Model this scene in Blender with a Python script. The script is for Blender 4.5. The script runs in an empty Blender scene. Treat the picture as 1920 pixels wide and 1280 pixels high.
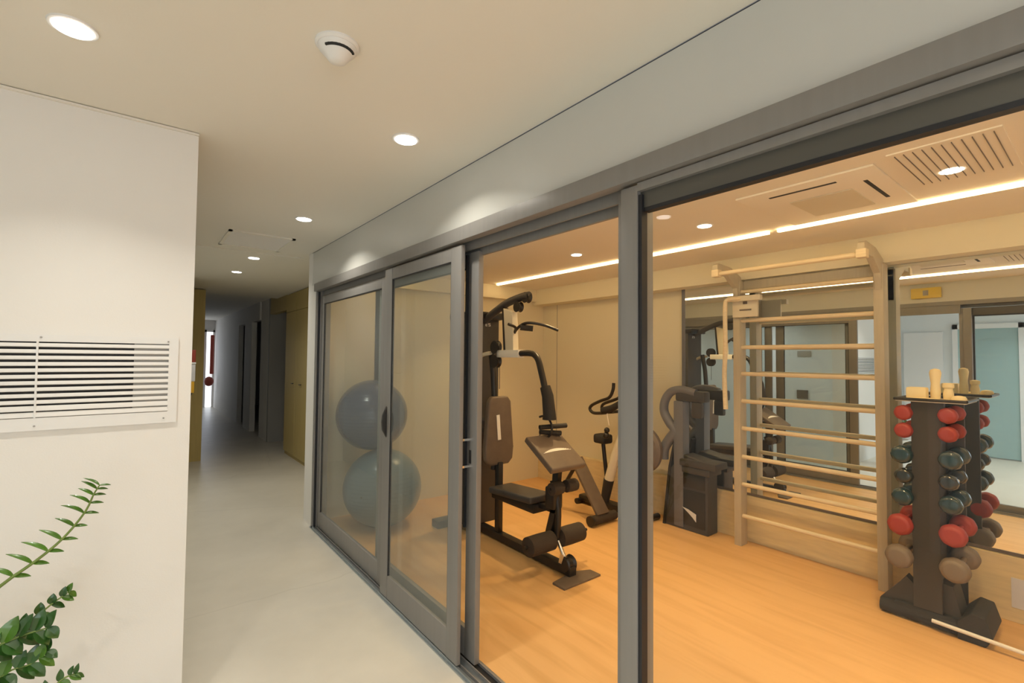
import bpy, bmesh, math, random
from mathutils import Vector, Matrix
random.seed(7)
PI = math.pi
SC = bpy.context.scene
COL = SC.collection

# ------------------------------------------------------------------ materials
def new_mat(name):
    m = bpy.data.materials.new(name); m.use_nodes = True
    nt = m.node_tree
    return m, nt, nt.nodes['Principled BSDF']

def mat(name, color, rough=0.5, metal=0.0, var=0.0, scale=8.0, bump=0.0, bscale=60.0, coat=0.0, stretch=None, spec=None, sheen=0.0):
    m, nt, b = new_mat(name)
    b.inputs['Base Color'].default_value = (*color, 1)
    b.inputs['Roughness'].default_value = rough
    b.inputs['Metallic'].default_value = metal
    b.inputs['Coat Weight'].default_value = coat
    if spec is not None: b.inputs['Specular IOR Level'].default_value = spec
    tc = nt.nodes.new('ShaderNodeTexCoord')
    vec = tc.outputs['Object']
    if stretch:
        mp = nt.nodes.new('ShaderNodeMapping'); mp.inputs['Scale'].default_value = stretch
        nt.links.new(vec, mp.inputs['Vector']); vec = mp.outputs['Vector']
    if var > 0:
        n = nt.nodes.new('ShaderNodeTexNoise'); n.inputs['Scale'].default_value = scale; n.inputs['Detail'].default_value = 5
        nt.links.new(vec, n.inputs['Vector'])
        r = nt.nodes.new('ShaderNodeValToRGB')
        r.color_ramp.elements[0].position = 0.3; r.color_ramp.elements[1].position = 0.7
        r.color_ramp.elements[0].color = (*[c*(1-var) for c in color], 1)
        r.color_ramp.elements[1].color = (*[min(1, c*(1+var)) for c in color], 1)
        nt.links.new(n.outputs['Fac'], r.inputs['Fac']); nt.links.new(r.outputs['Color'], b.inputs['Base Color'])
    if bump > 0:
        n2 = nt.nodes.new('ShaderNodeTexNoise'); n2.inputs['Scale'].default_value = bscale; n2.inputs['Detail'].default_value = 4
        nt.links.new(vec, n2.inputs['Vector'])
        bp = nt.nodes.new('ShaderNodeBump'); bp.inputs['Strength'].default_value = bump; bp.inputs['Distance'].default_value = 0.01
        nt.links.new(n2.outputs['Fac'], bp.inputs['Height']); nt.links.new(bp.outputs['Normal'], b.inputs['Normal'])
    return m

def emit(name, color, strength):
    m, nt, b = new_mat(name)
    b.inputs['Base Color'].default_value = (0.8, 0.8, 0.8, 1)
    b.inputs['Emission Color'].default_value = (*color, 1)
    b.inputs['Emission Strength'].default_value = strength
    return m

def glass(name, tint, haze=0.0, haze_col=(.8, .8, .78), refl=1.0):
    m, nt, b = new_mat(name)
    nt.nodes.remove(b)
    out = nt.nodes['Material Output']
    tr = nt.nodes.new('ShaderNodeBsdfTransparent'); tr.inputs['Color'].default_value = (*tint, 1)
    gl = nt.nodes.new('ShaderNodeBsdfGlossy'); gl.inputs['Roughness'].default_value = 0.02
    fr = nt.nodes.new('ShaderNodeFresnel'); fr.inputs['IOR'].default_value = 1.45
    mul = nt.nodes.new('ShaderNodeMath'); mul.operation = 'MULTIPLY'; mul.inputs[1].default_value = refl
    geo = nt.nodes.new('ShaderNodeNewGeometry'); inv = nt.nodes.new('ShaderNodeMath'); inv.operation = 'SUBTRACT'; inv.inputs[0].default_value = 1
    nt.links.new(geo.outputs['Backfacing'], inv.inputs[1])
    m0 = nt.nodes.new('ShaderNodeMath'); m0.operation = 'MULTIPLY'
    nt.links.new(fr.outputs[0], m0.inputs[0]); nt.links.new(inv.outputs[0], m0.inputs[1]); nt.links.new(m0.outputs[0], mul.inputs[0])
    mx = nt.nodes.new('ShaderNodeMixShader')
    nt.links.new(mul.outputs[0], mx.inputs[0]); nt.links.new(tr.outputs[0], mx.inputs[1]); nt.links.new(gl.outputs[0], mx.inputs[2])
    last = mx
    if haze > 0:
        df = nt.nodes.new('ShaderNodeBsdfDiffuse'); df.inputs['Color'].default_value = (*haze_col, 1)
        m2 = nt.nodes.new('ShaderNodeMixShader'); m2.inputs[0].default_value = haze
        nt.links.new(mx.outputs[0], m2.inputs[1]); nt.links.new(df.outputs[0], m2.inputs[2]); last = m2
    nt.links.new(last.outputs[0], out.inputs['Surface'])
    return m

M = {}
M['ceiling'] = mat('ceiling_paint', (.82, .785, .70), .85, bump=.03, bscale=120)
M['wall'] = mat('wall_paint', (.82, .80, .765), .8, bump=.04, bscale=150)
M['wall_warm'] = mat('gym_wall_paint', (.78, .72, .54), .6, bump=.04, bscale=150)
M['gym_ceiling'] = mat('gym_ceiling_paint', (.88, .83, .74), .85)
M['header'] = mat('header_panel', (.60, .60, .565), .38, var=.02, scale=2)
M['gloss_white'] = mat('white_door_lacquer', (.84, .86, .88), .35)
M['cool_wall'] = mat('cool_lit_wall', (.78, .84, .88), .8)  # cool light on the mirrored walls put into a bluish colour
M['frame'] = mat('anodised_frame', (.25, .24, .228), .45, metal=.2, var=.04, scale=30, stretch=(1, 1, .05))
M['sash'] = mat('shaded_sash', (.10, .095, .082), .5, metal=.1)  # recess shade on the fixed pane's top rail put into a darker colour
M['frame_dark'] = mat('dark_gasket', (.012, .013, .017), .5)
M['track'] = mat('floor_track_aluminium', (.42, .46, .48), .3, metal=.8)
M['glass'] = glass('clear_glass', (.975, .985, .98))
M['glass_haze'] = glass('hazy_glass', (.88, .91, .90), haze=.075, haze_col=(.74, .76, .72))  # small diffuse share makes these panes hazier than the others
M['mirror'] = mat('mirror_silver', (.84, .91, .96), .0, metal=1.0)
M['grille'] = mat('grille_white_metal', (.80, .79, .77), .45)
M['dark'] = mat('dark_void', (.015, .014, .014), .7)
M['black'] = mat('black_powder_coat', (.022, .019, .017), .38, var=.1, scale=20)
M['rubber'] = mat('black_rubber', (.03, .027, .025), .75, bump=.2, bscale=90)
M['foam'] = mat('foam_roller', (.05, .037, .028), .85, bump=.3, bscale=120)
M['vinyl'] = mat('brown_vinyl', (.15, .115, .088), .5, var=.08, scale=14, bump=.1, bscale=140)
M['chrome'] = mat('chrome', (.85, .83, .8), .12, metal=1)
M['cream'] = mat('cream_plate', (.72, .66, .52), .5)
M['tag'] = mat('white_tag', (.85, .83, .78), .6)
M['wood_bar'] = mat('pale_beech', (.82, .69, .47), .42, var=.08, scale=6, stretch=(20, 1, 20))
M['post'] = mat('taupe_lacquered_post', (.54, .48, .36), .5, var=.05, scale=6, stretch=(12, 12, 1))
M['plinth'] = mat('birch_plinth', (.76, .62, .36), .45, var=.07, scale=5, stretch=(6, 1, 8))
M['ball_blue'] = mat('ball_slate_blue', (.03, .05, .13), .25, coat=.4)
M['ball_teal'] = mat('ball_grey_teal', (.12, .185, .24), .28, coat=.4)
M['red'] = mat('red_neoprene', (.36, .045, .035), .5, bump=.05, bscale=120)
M['teal'] = mat('dark_teal_vinyl', (.018, .045, .055), .13, coat=.5)
M['slate'] = mat('black_vinyl', (.02, .024, .026), .16, coat=.5)
M['greyn'] = mat('grey_brown_neoprene', (.21, .165, .125), .5, bump=.05, bscale=120)
M['rack'] = mat('charcoal_rack', (.055, .045, .036), .6)
M['treadmill'] = mat('charcoal_plastic', (.055, .05, .048), .5, var=.06, scale=10)
M['tread_grey'] = mat('slate_grey_metal', (.15, .15, .17), .45)
M['yellow_cab'] = mat('ochre_laminate', (.50, .39, .15), .5, var=.05, scale=4, stretch=(10, 10, .6))
M['red_plastic'] = mat('red_plastic', (.33, .05, .03), .4)
M['yellow_plastic'] = mat('yellow_liquid', (.75, .42, .03), .3)
M['pale_plastic'] = mat('pale_plastic', (.70, .70, .74), .35)
M['leaf'] = mat('leaf_green', (.060, .15, .012), .32, var=.35, scale=12, coat=.3)
M['leaf_dark'] = mat('leaf_dark_green', (.022, .078, .010), .32, var=.3, scale=12, coat=.3)
M['stem'] = mat('stem_green', (.16, .23, .05), .5)
M['pot'] = mat('white_ceramic', (.75, .74, .72), .3)
M['soil'] = mat('soil', (.06, .04, .025), .95, var=.3, scale=40, bump=.6)
M['lamp'] = emit('lamp_white', (1, .95, .86), 14)
M['lamp_warm'] = emit('lamp_warm', (1, .84, .62), 12)
M['strip'] = emit('led_strip', (1, .69, .33), 11)
M['teal_glass'] = mat('frosted_teal_glass', (.36, .52, .54), .35)
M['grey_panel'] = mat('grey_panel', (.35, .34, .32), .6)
M['cream_wax'] = mat('cream_foam', (.95, .80, .48), .55)
M['amber'] = mat('amber_sign', (.72, .55, .12), .5)
M['fill_pane'] = emit('added_window_glow', (.80, .90, 1.0), 2.5)  # emissive pane of the added, unseen foyer window

def floor_concrete():
    m, nt, b = new_mat('polished_concrete')
    b.inputs['Roughness'].default_value = .36
    tc = nt.nodes.new('ShaderNodeTexCoord')
    n = nt.nodes.new('ShaderNodeTexNoise'); n.inputs['Scale'].default_value = 1.3; n.inputs['Detail'].default_value = 8; n.inputs['Roughness'].default_value = .6
    nt.links.new(tc.outputs['Object'], n.inputs['Vector'])
    r = nt.nodes.new('ShaderNodeValToRGB')
    r.color_ramp.elements[0].position = .3; r.color_ramp.elements[0].color = (.58, .545, .47, 1)
    r.color_ramp.elements[1].position = .75; r.color_ramp.elements[1].color = (.70, .66, .575, 1)
    nt.links.new(n.outputs['Fac'], r.inputs['Fac'])
    # thin hairline cracks
    v = nt.nodes.new('ShaderNodeTexVoronoi'); v.feature = 'DISTANCE_TO_EDGE'; v.inputs['Scale'].default_value = .55
    n3 = nt.nodes.new('ShaderNodeTexNoise'); n3.inputs['Scale'].default_value = 3
    mixv = nt.nodes.new('ShaderNodeMix'); mixv.data_type = 'VECTOR'; mixv.inputs[0].default_value = .12
    nt.links.new(tc.outputs['Object'], n3.inputs['Vector'])
    nt.links.new(tc.outputs['Object'], mixv.inputs[4]); nt.links.new(n3.outputs['Color'], mixv.inputs[5])
    nt.links.new(mixv.outputs[1], v.inputs['Vector'])
    lt = nt.nodes.new('ShaderNodeMapRange'); lt.inputs['From Min'].default_value = 0; lt.inputs['From Max'].default_value = .005
    lt.inputs['To Min'].default_value = .90; lt.inputs['To Max'].default_value = 1
    nt.links.new(v.outputs['Distance'], lt.inputs['Value'])
    mu = nt.nodes.new('ShaderNodeMix'); mu.data_type = 'RGBA'; mu.blend_type = 'MULTIPLY'; mu.inputs[0].default_value = 1
    nt.links.new(r.outputs['Color'], mu.inputs[6]); nt.links.new(lt.outputs['Result'], mu.inputs[7])
    nt.links.new(mu.outputs[2], b.inputs['Base Color'])
    return m
def floor_wood():
    m, nt, b = new_mat('honey_vinyl_wood')
    b.inputs['Roughness'].default_value = .42
    tc = nt.nodes.new('ShaderNodeTexCoord')
    mp = nt.nodes.new('ShaderNodeMapping'); mp.inputs['Scale'].default_value = (7, .7, 1)
    nt.links.new(tc.outputs['Object'], mp.inputs['Vector'])
    n = nt.nodes.new('ShaderNodeTexNoise'); n.inputs['Scale'].default_value = 1.6; n.inputs['Detail'].default_value = 7; n.inputs['Distortion'].default_value = .6
    nt.links.new(mp.outputs['Vector'], n.inputs['Vector'])
    r = nt.nodes.new('ShaderNodeValToRGB')
    r.color_ramp.elements[0].position = .30; r.color_ramp.elements[0].color = (.66, .385, .15, 1)
    r.color_ramp.elements[1].position = .55; r.color_ramp.elements[1].color = (.75, .455, .19, 1)
    nt.links.new(n.outputs['Fac'], r.inputs['Fac'])
    nt.links.new(r.outputs['Color'], b.inputs['Base Color'])
    return m
M['concrete'] = floor_concrete(); M['wood'] = floor_wood()

# ------------------------------------------------------------------ mesh builder
class MB:
    def __init__(s): s.bm = bmesh.new()
    def box(s, a, b, bev=0.0, seg=2):
        bm = bmesh.new()
        bmesh.ops.create_cube(bm, size=1)
        c = [(a[i]+b[i])/2 for i in range(3)]; d = [max(abs(b[i]-a[i]), 1e-4) for i in range(3)]
        for v in bm.verts: v.co = Vector((c[0]+v.co.x*d[0], c[1]+v.co.y*d[1], c[2]+v.co.z*d[2]))
        if bev > 0: bmesh.ops.bevel(bm, geom=bm.edges[:], offset=min(bev, min(d)*.45), segments=seg, affect='EDGES', profile=.6)
        s._merge(bm); return s
    def obox(s, c, size, rot, bev=0.0, seg=2):      # oriented box; rot = Matrix 3x3
        bm = bmesh.new(); bmesh.ops.create_cube(bm, size=1)
        for v in bm.verts: v.co = Vector((v.co.x*size[0], v.co.y*size[1], v.co.z*size[2]))
        if bev > 0: bmesh.ops.bevel(bm, geom=bm.edges[:], offset=min(bev, min(size)*.45), segments=seg, affect='EDGES', profile=.6)
        for v in bm.verts: v.co = rot @ v.co + Vector(c)
        s._merge(bm); return s
    def _merge(s, bm):
        me = bpy.data.meshes.new('t'); bm.to_mesh(me); bm.free(); s.bm.from_mesh(me); bpy.data.meshes.remove(me)
    def tube(s, pts, r, n=12, cap=True, smooth=0):
        P = [Vector(p) for p in pts]
        if smooth:
            Q = []
            for i in range(len(P)-1):
                p0 = P[max(i-1, 0)]; p1 = P[i]; p2 = P[i+1]; p3 = P[min(i+2, len(P)-1)]
                for k in range(smooth):
                    t = k/smooth
                    Q.append(.5*((2*p1)+(p2-p0)*t+(2*p0-5*p1+4*p2-p3)*t*t+(3*p1-p0-3*p2+p3)*t**3))
            Q.append(P[-1]); P = Q
        R = r if isinstance(r, (list, tuple)) else None
        bm = s.bm; rings = []
        prev = None
        for i, p in enumerate(P):
            t = (P[min(i+1, len(P)-1)]-P[max(i-1, 0)]).normalized()
            if prev is None:
                ref = Vector((0, 0, 1)) if abs(t.z) < .9 else Vector((1, 0, 0)); u = t.cross(ref).normalized()
            else:
                u = (prev - t*prev.dot(t)).normalized()
            prev = u; w = t.cross(u)
            rr = r if R is None else R[0]+(R[-1]-R[0])*i/max(1, len(P)-1) if len(R) == 2 else R[min(i, len(R)-1)]
            rings.append([bm.verts.new(p+(u*math.cos(a)+w*math.sin(a))*rr) for a in [2*PI*k/n for k in range(n)]])
        for a, b in zip(rings, rings[1:]):
            for k in range(n): bm.faces.new((a[k], a[(k+1) % n], b[(k+1) % n], b[k]))
        if cap:
            bm.faces.new(rings[0][::-1]); bm.faces.new(rings[-1])
        return s
    def sphere(s, c, r, seg=32, rings=20, scale=(1, 1, 1)):
        bm = bmesh.new(); bmesh.ops.create_uvsphere(bm, u_segments=seg, v_segments=rings, radius=r)
        for v in bm.verts: v.co = Vector((v.co.x*scale[0]+c[0], v.co.y*scale[1]+c[1], v.co.z*scale[2]+c[2]))
        s._merge(bm); return s
    def lathe(s, c, prof, n=32, axis='z'):
        bm = s.bm; rings = []
        for (r, h) in prof:
            ring = []
            for k in range(n):
                a = 2*PI*k/n; x, y = r*math.cos(a), r*math.sin(a)
                p = {'z': (x, y, h), 'x': (h, x, y), 'y': (x, h, y)}[axis]
                ring.append(bm.verts.new((c[0]+p[0], c[1]+p[1], c[2]+p[2])))
            rings.append(ring)
        for a, b in zip(rings, rings[1:]):
            for k in range(n): bm.faces.new((a[k], a[(k+1) % n], b[(k+1) % n], b[k]))
        bm.faces.new(rings[0][::-1]); bm.faces.new(rings[-1])
        return s
    def prism(s, poly, lo, hi, axis, bev=0.0):       # poly in the two other axes (order x,y,z without axis)
        bm = bmesh.new()
        def P(q, h):
            return {'x': (h, q[0], q[1]), 'y': (q[0], h, q[1]), 'z': (q[0], q[1], h)}[axis]
        a = [bm.verts.new(P(q, lo)) for q in poly]; b = [bm.verts.new(P(q, hi)) for q in poly]
        bm.faces.new(a); bm.faces.new(b[::-1])
        for k in range(len(poly)): bm.faces.new((a[k], b[k], b[(k+1) % len(poly)], a[(k+1) % len(poly)]))
        bmesh.ops.recalc_face_normals(bm, faces=bm.faces)
        if bev > 0: bmesh.ops.bevel(bm, geom=bm.edges[:], offset=bev, segments=3, affect='EDGES', profile=.6)
        s._merge(bm); return s
    def rotate(s, M3, about=(0, 0, 0)):
        o = Vector(about)
        for v in s.bm.verts: v.co = M3 @ (v.co-o) + o
        return s

WLOC = {}
def obj(name, mb, m, parent=None, smooth=True, label=None):
    me = bpy.data.meshes.new(name)
    if parent is not None:
        L = WLOC[parent.name]
        for v in mb.bm.verts: v.co -= L
    else: L = Vector((0, 0, 0))
    bmesh.ops.recalc_face_normals(mb.bm, faces=mb.bm.faces)
    mb.bm.to_mesh(me); mb.bm.free()
    me.materials.append(m)
    o = bpy.data.objects.new(name, me); COL.objects.link(o)
    if smooth:
        for p in me.polygons: p.use_smooth = True
        try: me.set_sharp_from_angle(angle=math.radians(38))
        except Exception: pass
    if parent is not None: o.parent = parent
    WLOC[o.name] = L.copy()
    if label: o['label'] = label
    return o
def tag(o, label, cat, group=None):
    o['label'] = label; o['category'] = cat
    if group: o['group'] = group
    return o
def thing(name, label, cat, loc=(0, 0, 0), group=None):
    o = bpy.data.objects.new(name, None); COL.objects.link(o); o.location = loc; o.empty_display_size = .1
    WLOC[o.name] = Vector(loc)
    return tag(o, label, cat, group)
def struct(name, mb, m, parent=None, smooth=False):
    o = obj(name, mb, m, parent, smooth)
    if parent is None: o['kind'] = 'structure'
    return o
def sempty(name, loc=(0, 0, 0)):
    o = bpy.data.objects.new(name, None); COL.objects.link(o); o.location = loc
    WLOC[o.name] = Vector(loc); o['kind'] = 'structure'; return o
def dup(root, loc, label, group=None):
    r = root.copy(); COL.objects.link(r); r.location = loc; r['label'] = label
    if group: r['group'] = group
    for ch in root.children:
        c = ch.copy(); COL.objects.link(c); c.parent = r
        for g in ch.children:
            d = g.copy(); COL.objects.link(d); d.parent = c
    return r

# ------------------------------------------------------------------ dimensions
XF = 1.34       # corridor face of the glass front
XB = 1.45       # gym face of the glass front
CZ = 2.605      # corridor ceiling
GZ = 2.50       # gym ceiling
XM = 4.33       # mirror face
YE = 4.88       # far end wall of the gym
Y0 = -2.6       # near end of both rooms
XL = -2.6       # foyer left wall

# ------------------------------------------------------------------ the setting
struct('floor', MB().box((XL-.2, Y0-.2, -.12), (XF+.05, 9.6, 0)).box((XF+.05, YE+.1, -.12), (3.2, 18.2, 0)).box((XL-.2, 9.6, -.12), (XF+.05, 18.2, 0)), M['concrete'])
struct('floor_gym', MB().box((XF+.05, Y0-.2, -.12), (XM+.3, YE+.1, 0)), M['wood'])
struct('ceiling', MB().box((XL-.2, Y0-.2, CZ), (XF, 9.22, CZ+.12)).box((XF, YE, CZ), (3.2, 9.22, CZ+.12)), M['ceiling'])
struct('ceiling_far', MB().box((-.2, 9.22, 2.66), (3.4, 18.2, 2.78)).box((-.2, 9.20, CZ+.12), (3.4, 9.24, 2.70)), M['ceiling'])
struct('ceiling_gym', MB().box((XF+.11, Y0-.2, GZ), (XM+.3, YE+.1, GZ+.15)), M['gym_ceiling'])
# header panel above the glass front
struct('wall_header', MB().box((XF, Y0, 2.28), (XF+.11, YE-.02, CZ-.006)), M['header'])
struct('trim_1', MB().box((XF+.004, Y0, CZ-.006), (XF+.1, YE-.02, CZ)), M['frame_dark'])
# white return pier at the far end of the glass front
struct('wall_pier', MB().box((XF-.003, 4.70, 0), (XF+.12, YE, 2.28)).box((XF-.003, YE-.02, 2.28), (XF+.12, YE, CZ-.001)).box((XF-.003, YE, 0), (1.98, YE+.1, CZ-.001)), M['wall'])
struct('wall_left', MB().box((XL-.2, 2.58, 0), (.2, 2.76, CZ)), M['wall'])
struct('trim_2', MB().box((XL, 2.566, CZ-.012), (.2, 2.58, CZ-.003)), M['ceiling'])
struct('wall_corridor_left', MB().box((.06, 2.76, 0), (.2, 7.42, CZ)), M['cool_wall'])
struct('wall_pier_left', MB().box((.2, 7.42, 0), (.525, 8.6, CZ)), M['wall'])
struct('wall_ochre', MB().box((.50, 8.62, 0), (.82, 8.72, 2.59)), M['yellow_cab'])
struct('wall_far_left', MB().box((.5, 8.74, 0), (.80, 17.3, 2.66)), M['wall'])
struct('wall_far_right', MB().box((1.95, 9.86, 0), (2.05, 10.55, 2.66)).box((1.92, 11.35, 0), (2.02, 12.15, 2.66)).box((1.92, 12.95, 0), (2.02, 17.3, 2.66))
       .box((1.92, 10.55, 2.3), (2.02, 11.35, 2.66)).box((1.92, 12.15, 2.3), (2.02, 12.95, 2.66)), M['wall'])
struct('wall_far_end', MB().box((.5, 17.3, 0), (3.4, 17.4, 2.8)).box((3.2, 8, 0), (3.3, 17.4, 2.8)), M['wall'])
struct('wall_lintel', MB().box((1.95, 8.55, 2.36), (2.05, 9.75, 2.66)), M['yellow_cab'])
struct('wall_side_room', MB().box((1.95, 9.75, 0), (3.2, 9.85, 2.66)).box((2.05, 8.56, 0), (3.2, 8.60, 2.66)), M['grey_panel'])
struct('wall_corridor_right', MB().box((1.98, YE, 0), (2.1, 6.28, CZ)), M['yellow_cab'])
struct('wall_gym_end', MB().box((1.95, YE, 0), (XM+.3, YE+.1, CZ)), M['wall_warm'])
struct('wall_gym_end_near', MB().box((XF+.12, YE-.02, 0), (1.98, YE, GZ)), M['wall_warm'])
struct('wall_gym_back', MB().box((XM+.05, Y0, 0), (XM+.3, YE, GZ)), M['wall_warm'])
struct('wall_near', MB().box((XL-.2, Y0-.2, 0), (XM+.3, Y0, CZ)), M['wall'])
struct('wall_foyer_left', MB().box((XL-.2, Y0, 0), (XL, 2.58, CZ)), M['cool_wall'])
# soffit round two sides of the gym ceiling
struct('trim_3', MB().box((4.17, Y0, 2.30), (XM+.05, YE, GZ)), M['wall_warm'])
struct('trim_4', MB().box((XB, YE-.09, 2.34), (4.17, YE, GZ)), M['wall_warm'])
# low plinth under the mirror
pl = MB().box((4.30, Y0, 0), (XM+.05, YE, .395), bev=.003)
struct('baseboard_mirror_wall', pl, M['plinth'])
struct('trim_5', MB().box((XM+.047, 4.605, .4), (XM+.0515, 4.612, 2.3)), M['grey_panel'])
# ceiling seam and hatch in the corridor
struct('trim_6', MB().box((.2, 5.20, CZ-.008), (XF, 5.25, CZ)), M['ceiling'])

# far bright door at the end of the corridor
d = sempty('door_5', (1.72, 17.3, 0))
obj('door_leaf', MB().box((1.70, 17.27, .02), (1.86, 17.30, 2.3)), emit('far_daylit_door', (.86, .92, 1.0), 2.2), d, False)
obj('door_frame', MB().box((1.62, 17.26, 0), (1.70, 17.30, 2.36)).box((1.86, 17.26, 0), (1.915, 17.30, 2.36)).box((1.62, 17.26, 2.3), (1.915, 17.30, 2.36)), M['wall'], d, False)
cu = obj('hanging_curtain', MB().box((1.765, 16.9, 1.02), (1.865, 16.96, 2.2), bev=.02), M['red_plastic'])
tag(cu, 'dark red cloth hanging at the bright far end of the corridor', 'curtain')
bu = obj('wall_bag', MB().sphere((1.72, 16.6, .82), .11, scale=(1.1, .9, 1.3)), M['red_plastic'])
tag(bu, 'small red rounded bag below the dark red cloth at the far corridor end', 'bag')
bu.location.z = 0

# dark rooms behind the far doorways
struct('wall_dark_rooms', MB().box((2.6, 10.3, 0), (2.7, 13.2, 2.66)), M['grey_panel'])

# ------------------------------------------------------------------ cupboards in the corridor
def cupboard(y0, y1, label, hy):
    t = thing('cupboard', label, 'cupboard', (2.0, (y0+y1)/2, 0), 'ochre cupboards along the corridor')
    obj('body', MB().box((1.97, y0+.002, 0), (2.4, y1-.002, CZ-.004)), M['yellow_cab'], t, False)
    dr = obj('door', MB().box((1.95, y0+.003, .06), (1.968, y1-.003, 2.30), bev=.002), M['yellow_cab'], t, False)
    obj('upper_door', MB().box((1.95, y0+.003, 2.306), (1.968, y1-.003, CZ-.01), bev=.002), M['yellow_cab'], t, False)
    obj('handle', MB().tube([(1.95, hy, 1.165), (1.93, hy, 1.165)], .006).tube([(1.928, hy-.05, 1.165), (1.928, hy+.05, 1.165)], .006), M['black'], dr)
cupboard(6.30, 7.07, 'ochre full-height cupboard nearest the glass front', 6.95)
cupboard(7.07, 7.90, 'ochre full-height cupboard in the middle of the corridor row, small dark handle', 7.55)
cupboard(7.90, 8.54, 'ochre full-height cupboard beside the dark doorway', 8.0)

# ------------------------------------------------------------------ glass front
# head frame and floor track
hd = sempty('trim_7', (XF, 1, 2.2))
obj('frame_head', MB().box((XF-.032, Y0, 2.205), (XF+.02, 4.70, 2.278), bev=.004), M['frame'], hd)
obj('track_head', MB().box((XF+.02, Y0, 2.235), (XB, 4.70, 2.28)).box((XF-.006, Y0, 2.172), (XF+.012, 1.012, 2.200)).box((XF+.045, 1.1, 2.17), (XF+.055, 4.70, 2.236)).box((XF+.085, 1.1, 2.14), (XF+.10, 4.70, 2.236)), M['frame'], hd, False)
ft = sempty('trim_8', (XF, 1, 0))
obj('frame_sill', MB().box((XF-.02, Y0, 0), (XB+.02, 4.72, .008)).box((XF-.012, Y0, .008), (XF+.0, 4.70, .022)), M['track'], ft, False)
obj('track_groove', MB().box((XF+.002, Y0, .008), (XF+.008, 4.70, .0095)).box((XF+.014, Y0, .008), (XF+.020, 4.70, .024)).box((XF+.054, Y0, .008), (XF+.060, 4.70, .024)).box((XB-.01, Y0, .008), (XB, 4.70, .024)), M['frame'], ft, False)
obj('track_gap', MB().box((XF+.060, Y0, .0081), (XB-.01, 4.70, .0092)), M['frame_dark'], ft, False)
jb = sempty('trim_9', (XF, 4.6, 0))
obj('jamb', MB().box((XF-.012, 4.665, .0), (XF+.015, 4.70, 2.2)).box((XF+.015, 4.64, 0), (XB, 4.70, 2.24)), M['frame'], jb, False)
obj('jamb_gasket', MB().box((XF+.0, 4.645, .02), (XF+.015, 4.665, 2.2)), M['frame_dark'], jb, False)

def panel(name, x0, x1, y0, y1, sl, sr, glassmat, zt=2.16, rb=.145, rt=.075, z0=.026):
    """sliding leaf between y0 < y1 : sr = stile on the low-y side, sl = stile on the high-y side"""
    d = sempty(name, ((x0+x1)/2, (y0+y1)/2, 0))
    obj('stile', MB().box((x0, y0, z0), (x1, y0+sr, zt), bev=.004), M['frame'], d)
    obj('stile', MB().box((x0, y1-sl, z0), (x1, y1, zt), bev=.004), M['frame'], d)
    obj('bottom_rail', MB().box((x0+.002, y0+sr, z0), (x1-.002, y1-sl, z0+rb), bev=.003), M['frame'], d)
    obj('top_rail', MB().box((x0+.002, y0+sr, zt-rt), (x1-.002, y1-sl, zt), bev=.003), M['frame'], d)
    xc = (x0+x1)/2
    obj('pane', MB().box((xc-.003, y0+sr-.005, z0+rb-.005), (xc+.003, y1-sl+.005, zt-rt+.005)), glassmat, d, False)
    g = .006
    obj('gasket', MB().box((xc-.008, y0+sr, z0+rb), (xc+.008, y0+sr+g, zt-rt)).box((xc-.008, y1-sl-g, z0+rb), (xc+.008, y1-sl, zt-rt))
        .box((xc-.008, y0+sr, zt-rt-g), (xc+.008, y1-sl, zt-rt)), M['frame_dark'], d, False)
    return d
pA = panel('door_1', XF+.022, XF+.050, 3.14, 4.64, .075, .095, M['glass_haze'])
pB = panel('door_2', XF-.012, XF+.012, 2.125, 3.10, .110, .105, M['glass_haze'], zt=2.19)
pC = panel('door_3', XF+.064, XF+.096, 2.075, 3.37, .10, .095, M['glass'])
# latch of the third leaf
obj('latch', MB().box((XF+.062, 2.125, 1.04), (XF+.065, 2.145, 1.11), bev=.003), M['dark'], pC)
obj('strike', MB().box((XF+.012, 2.135, 1.16), (XF+.064, 2.168, 1.172)).box((XF+.012, 2.135, 1.02), (XF+.064, 2.168, 1.032)), M['chrome'], pC, False)
obj('stile_gap', MB().box((XF+.05, 2.166, .7), (XF+.0645, 2.180, 2.15)), M['frame_dark'], pC, False)
# handle on the middle leaf
obj('handle', MB().prism([(XF-.012, 1.06), (XF-.012, 1.27), (XF-.04, 1.21), (XF-.045, 1.165), (XF-.04, 1.11)], 3.03, 3.05, 'y', bev=.004), M['black'], pB)
# fixed pane on the right with its mullion
wf = sempty('window_1', (XF, 0, 0))
obj('mullion', MB().box((XF-.006, 1.012, .008), (XF+.085, 1.082, 2.195), bev=.003).box((XF+.02, 1.082, .008), (XF+.075, 1.115, 2.195), bev=.002), M['frame'], wf)
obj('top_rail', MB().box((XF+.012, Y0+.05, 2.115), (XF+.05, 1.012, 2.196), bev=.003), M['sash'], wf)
obj('bottom_rail', MB().box((XF+.012, Y0+.05, .008), (XF+.05, 1.012, .09), bev=.003), M['frame'], wf)
obj('gasket', MB().box((XF+.0, .997, .02), (XF+.03, 1.012, 2.16)).box((XF+.010, Y0+.05, 2.102), (XF+.04, .997, 2.115)), M['frame_dark'], wf, False)
obj('pane', MB().box((XF+.022, Y0+.05, .085), (XF+.028, .998, 2.12)), M['glass'], wf, False)

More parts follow.
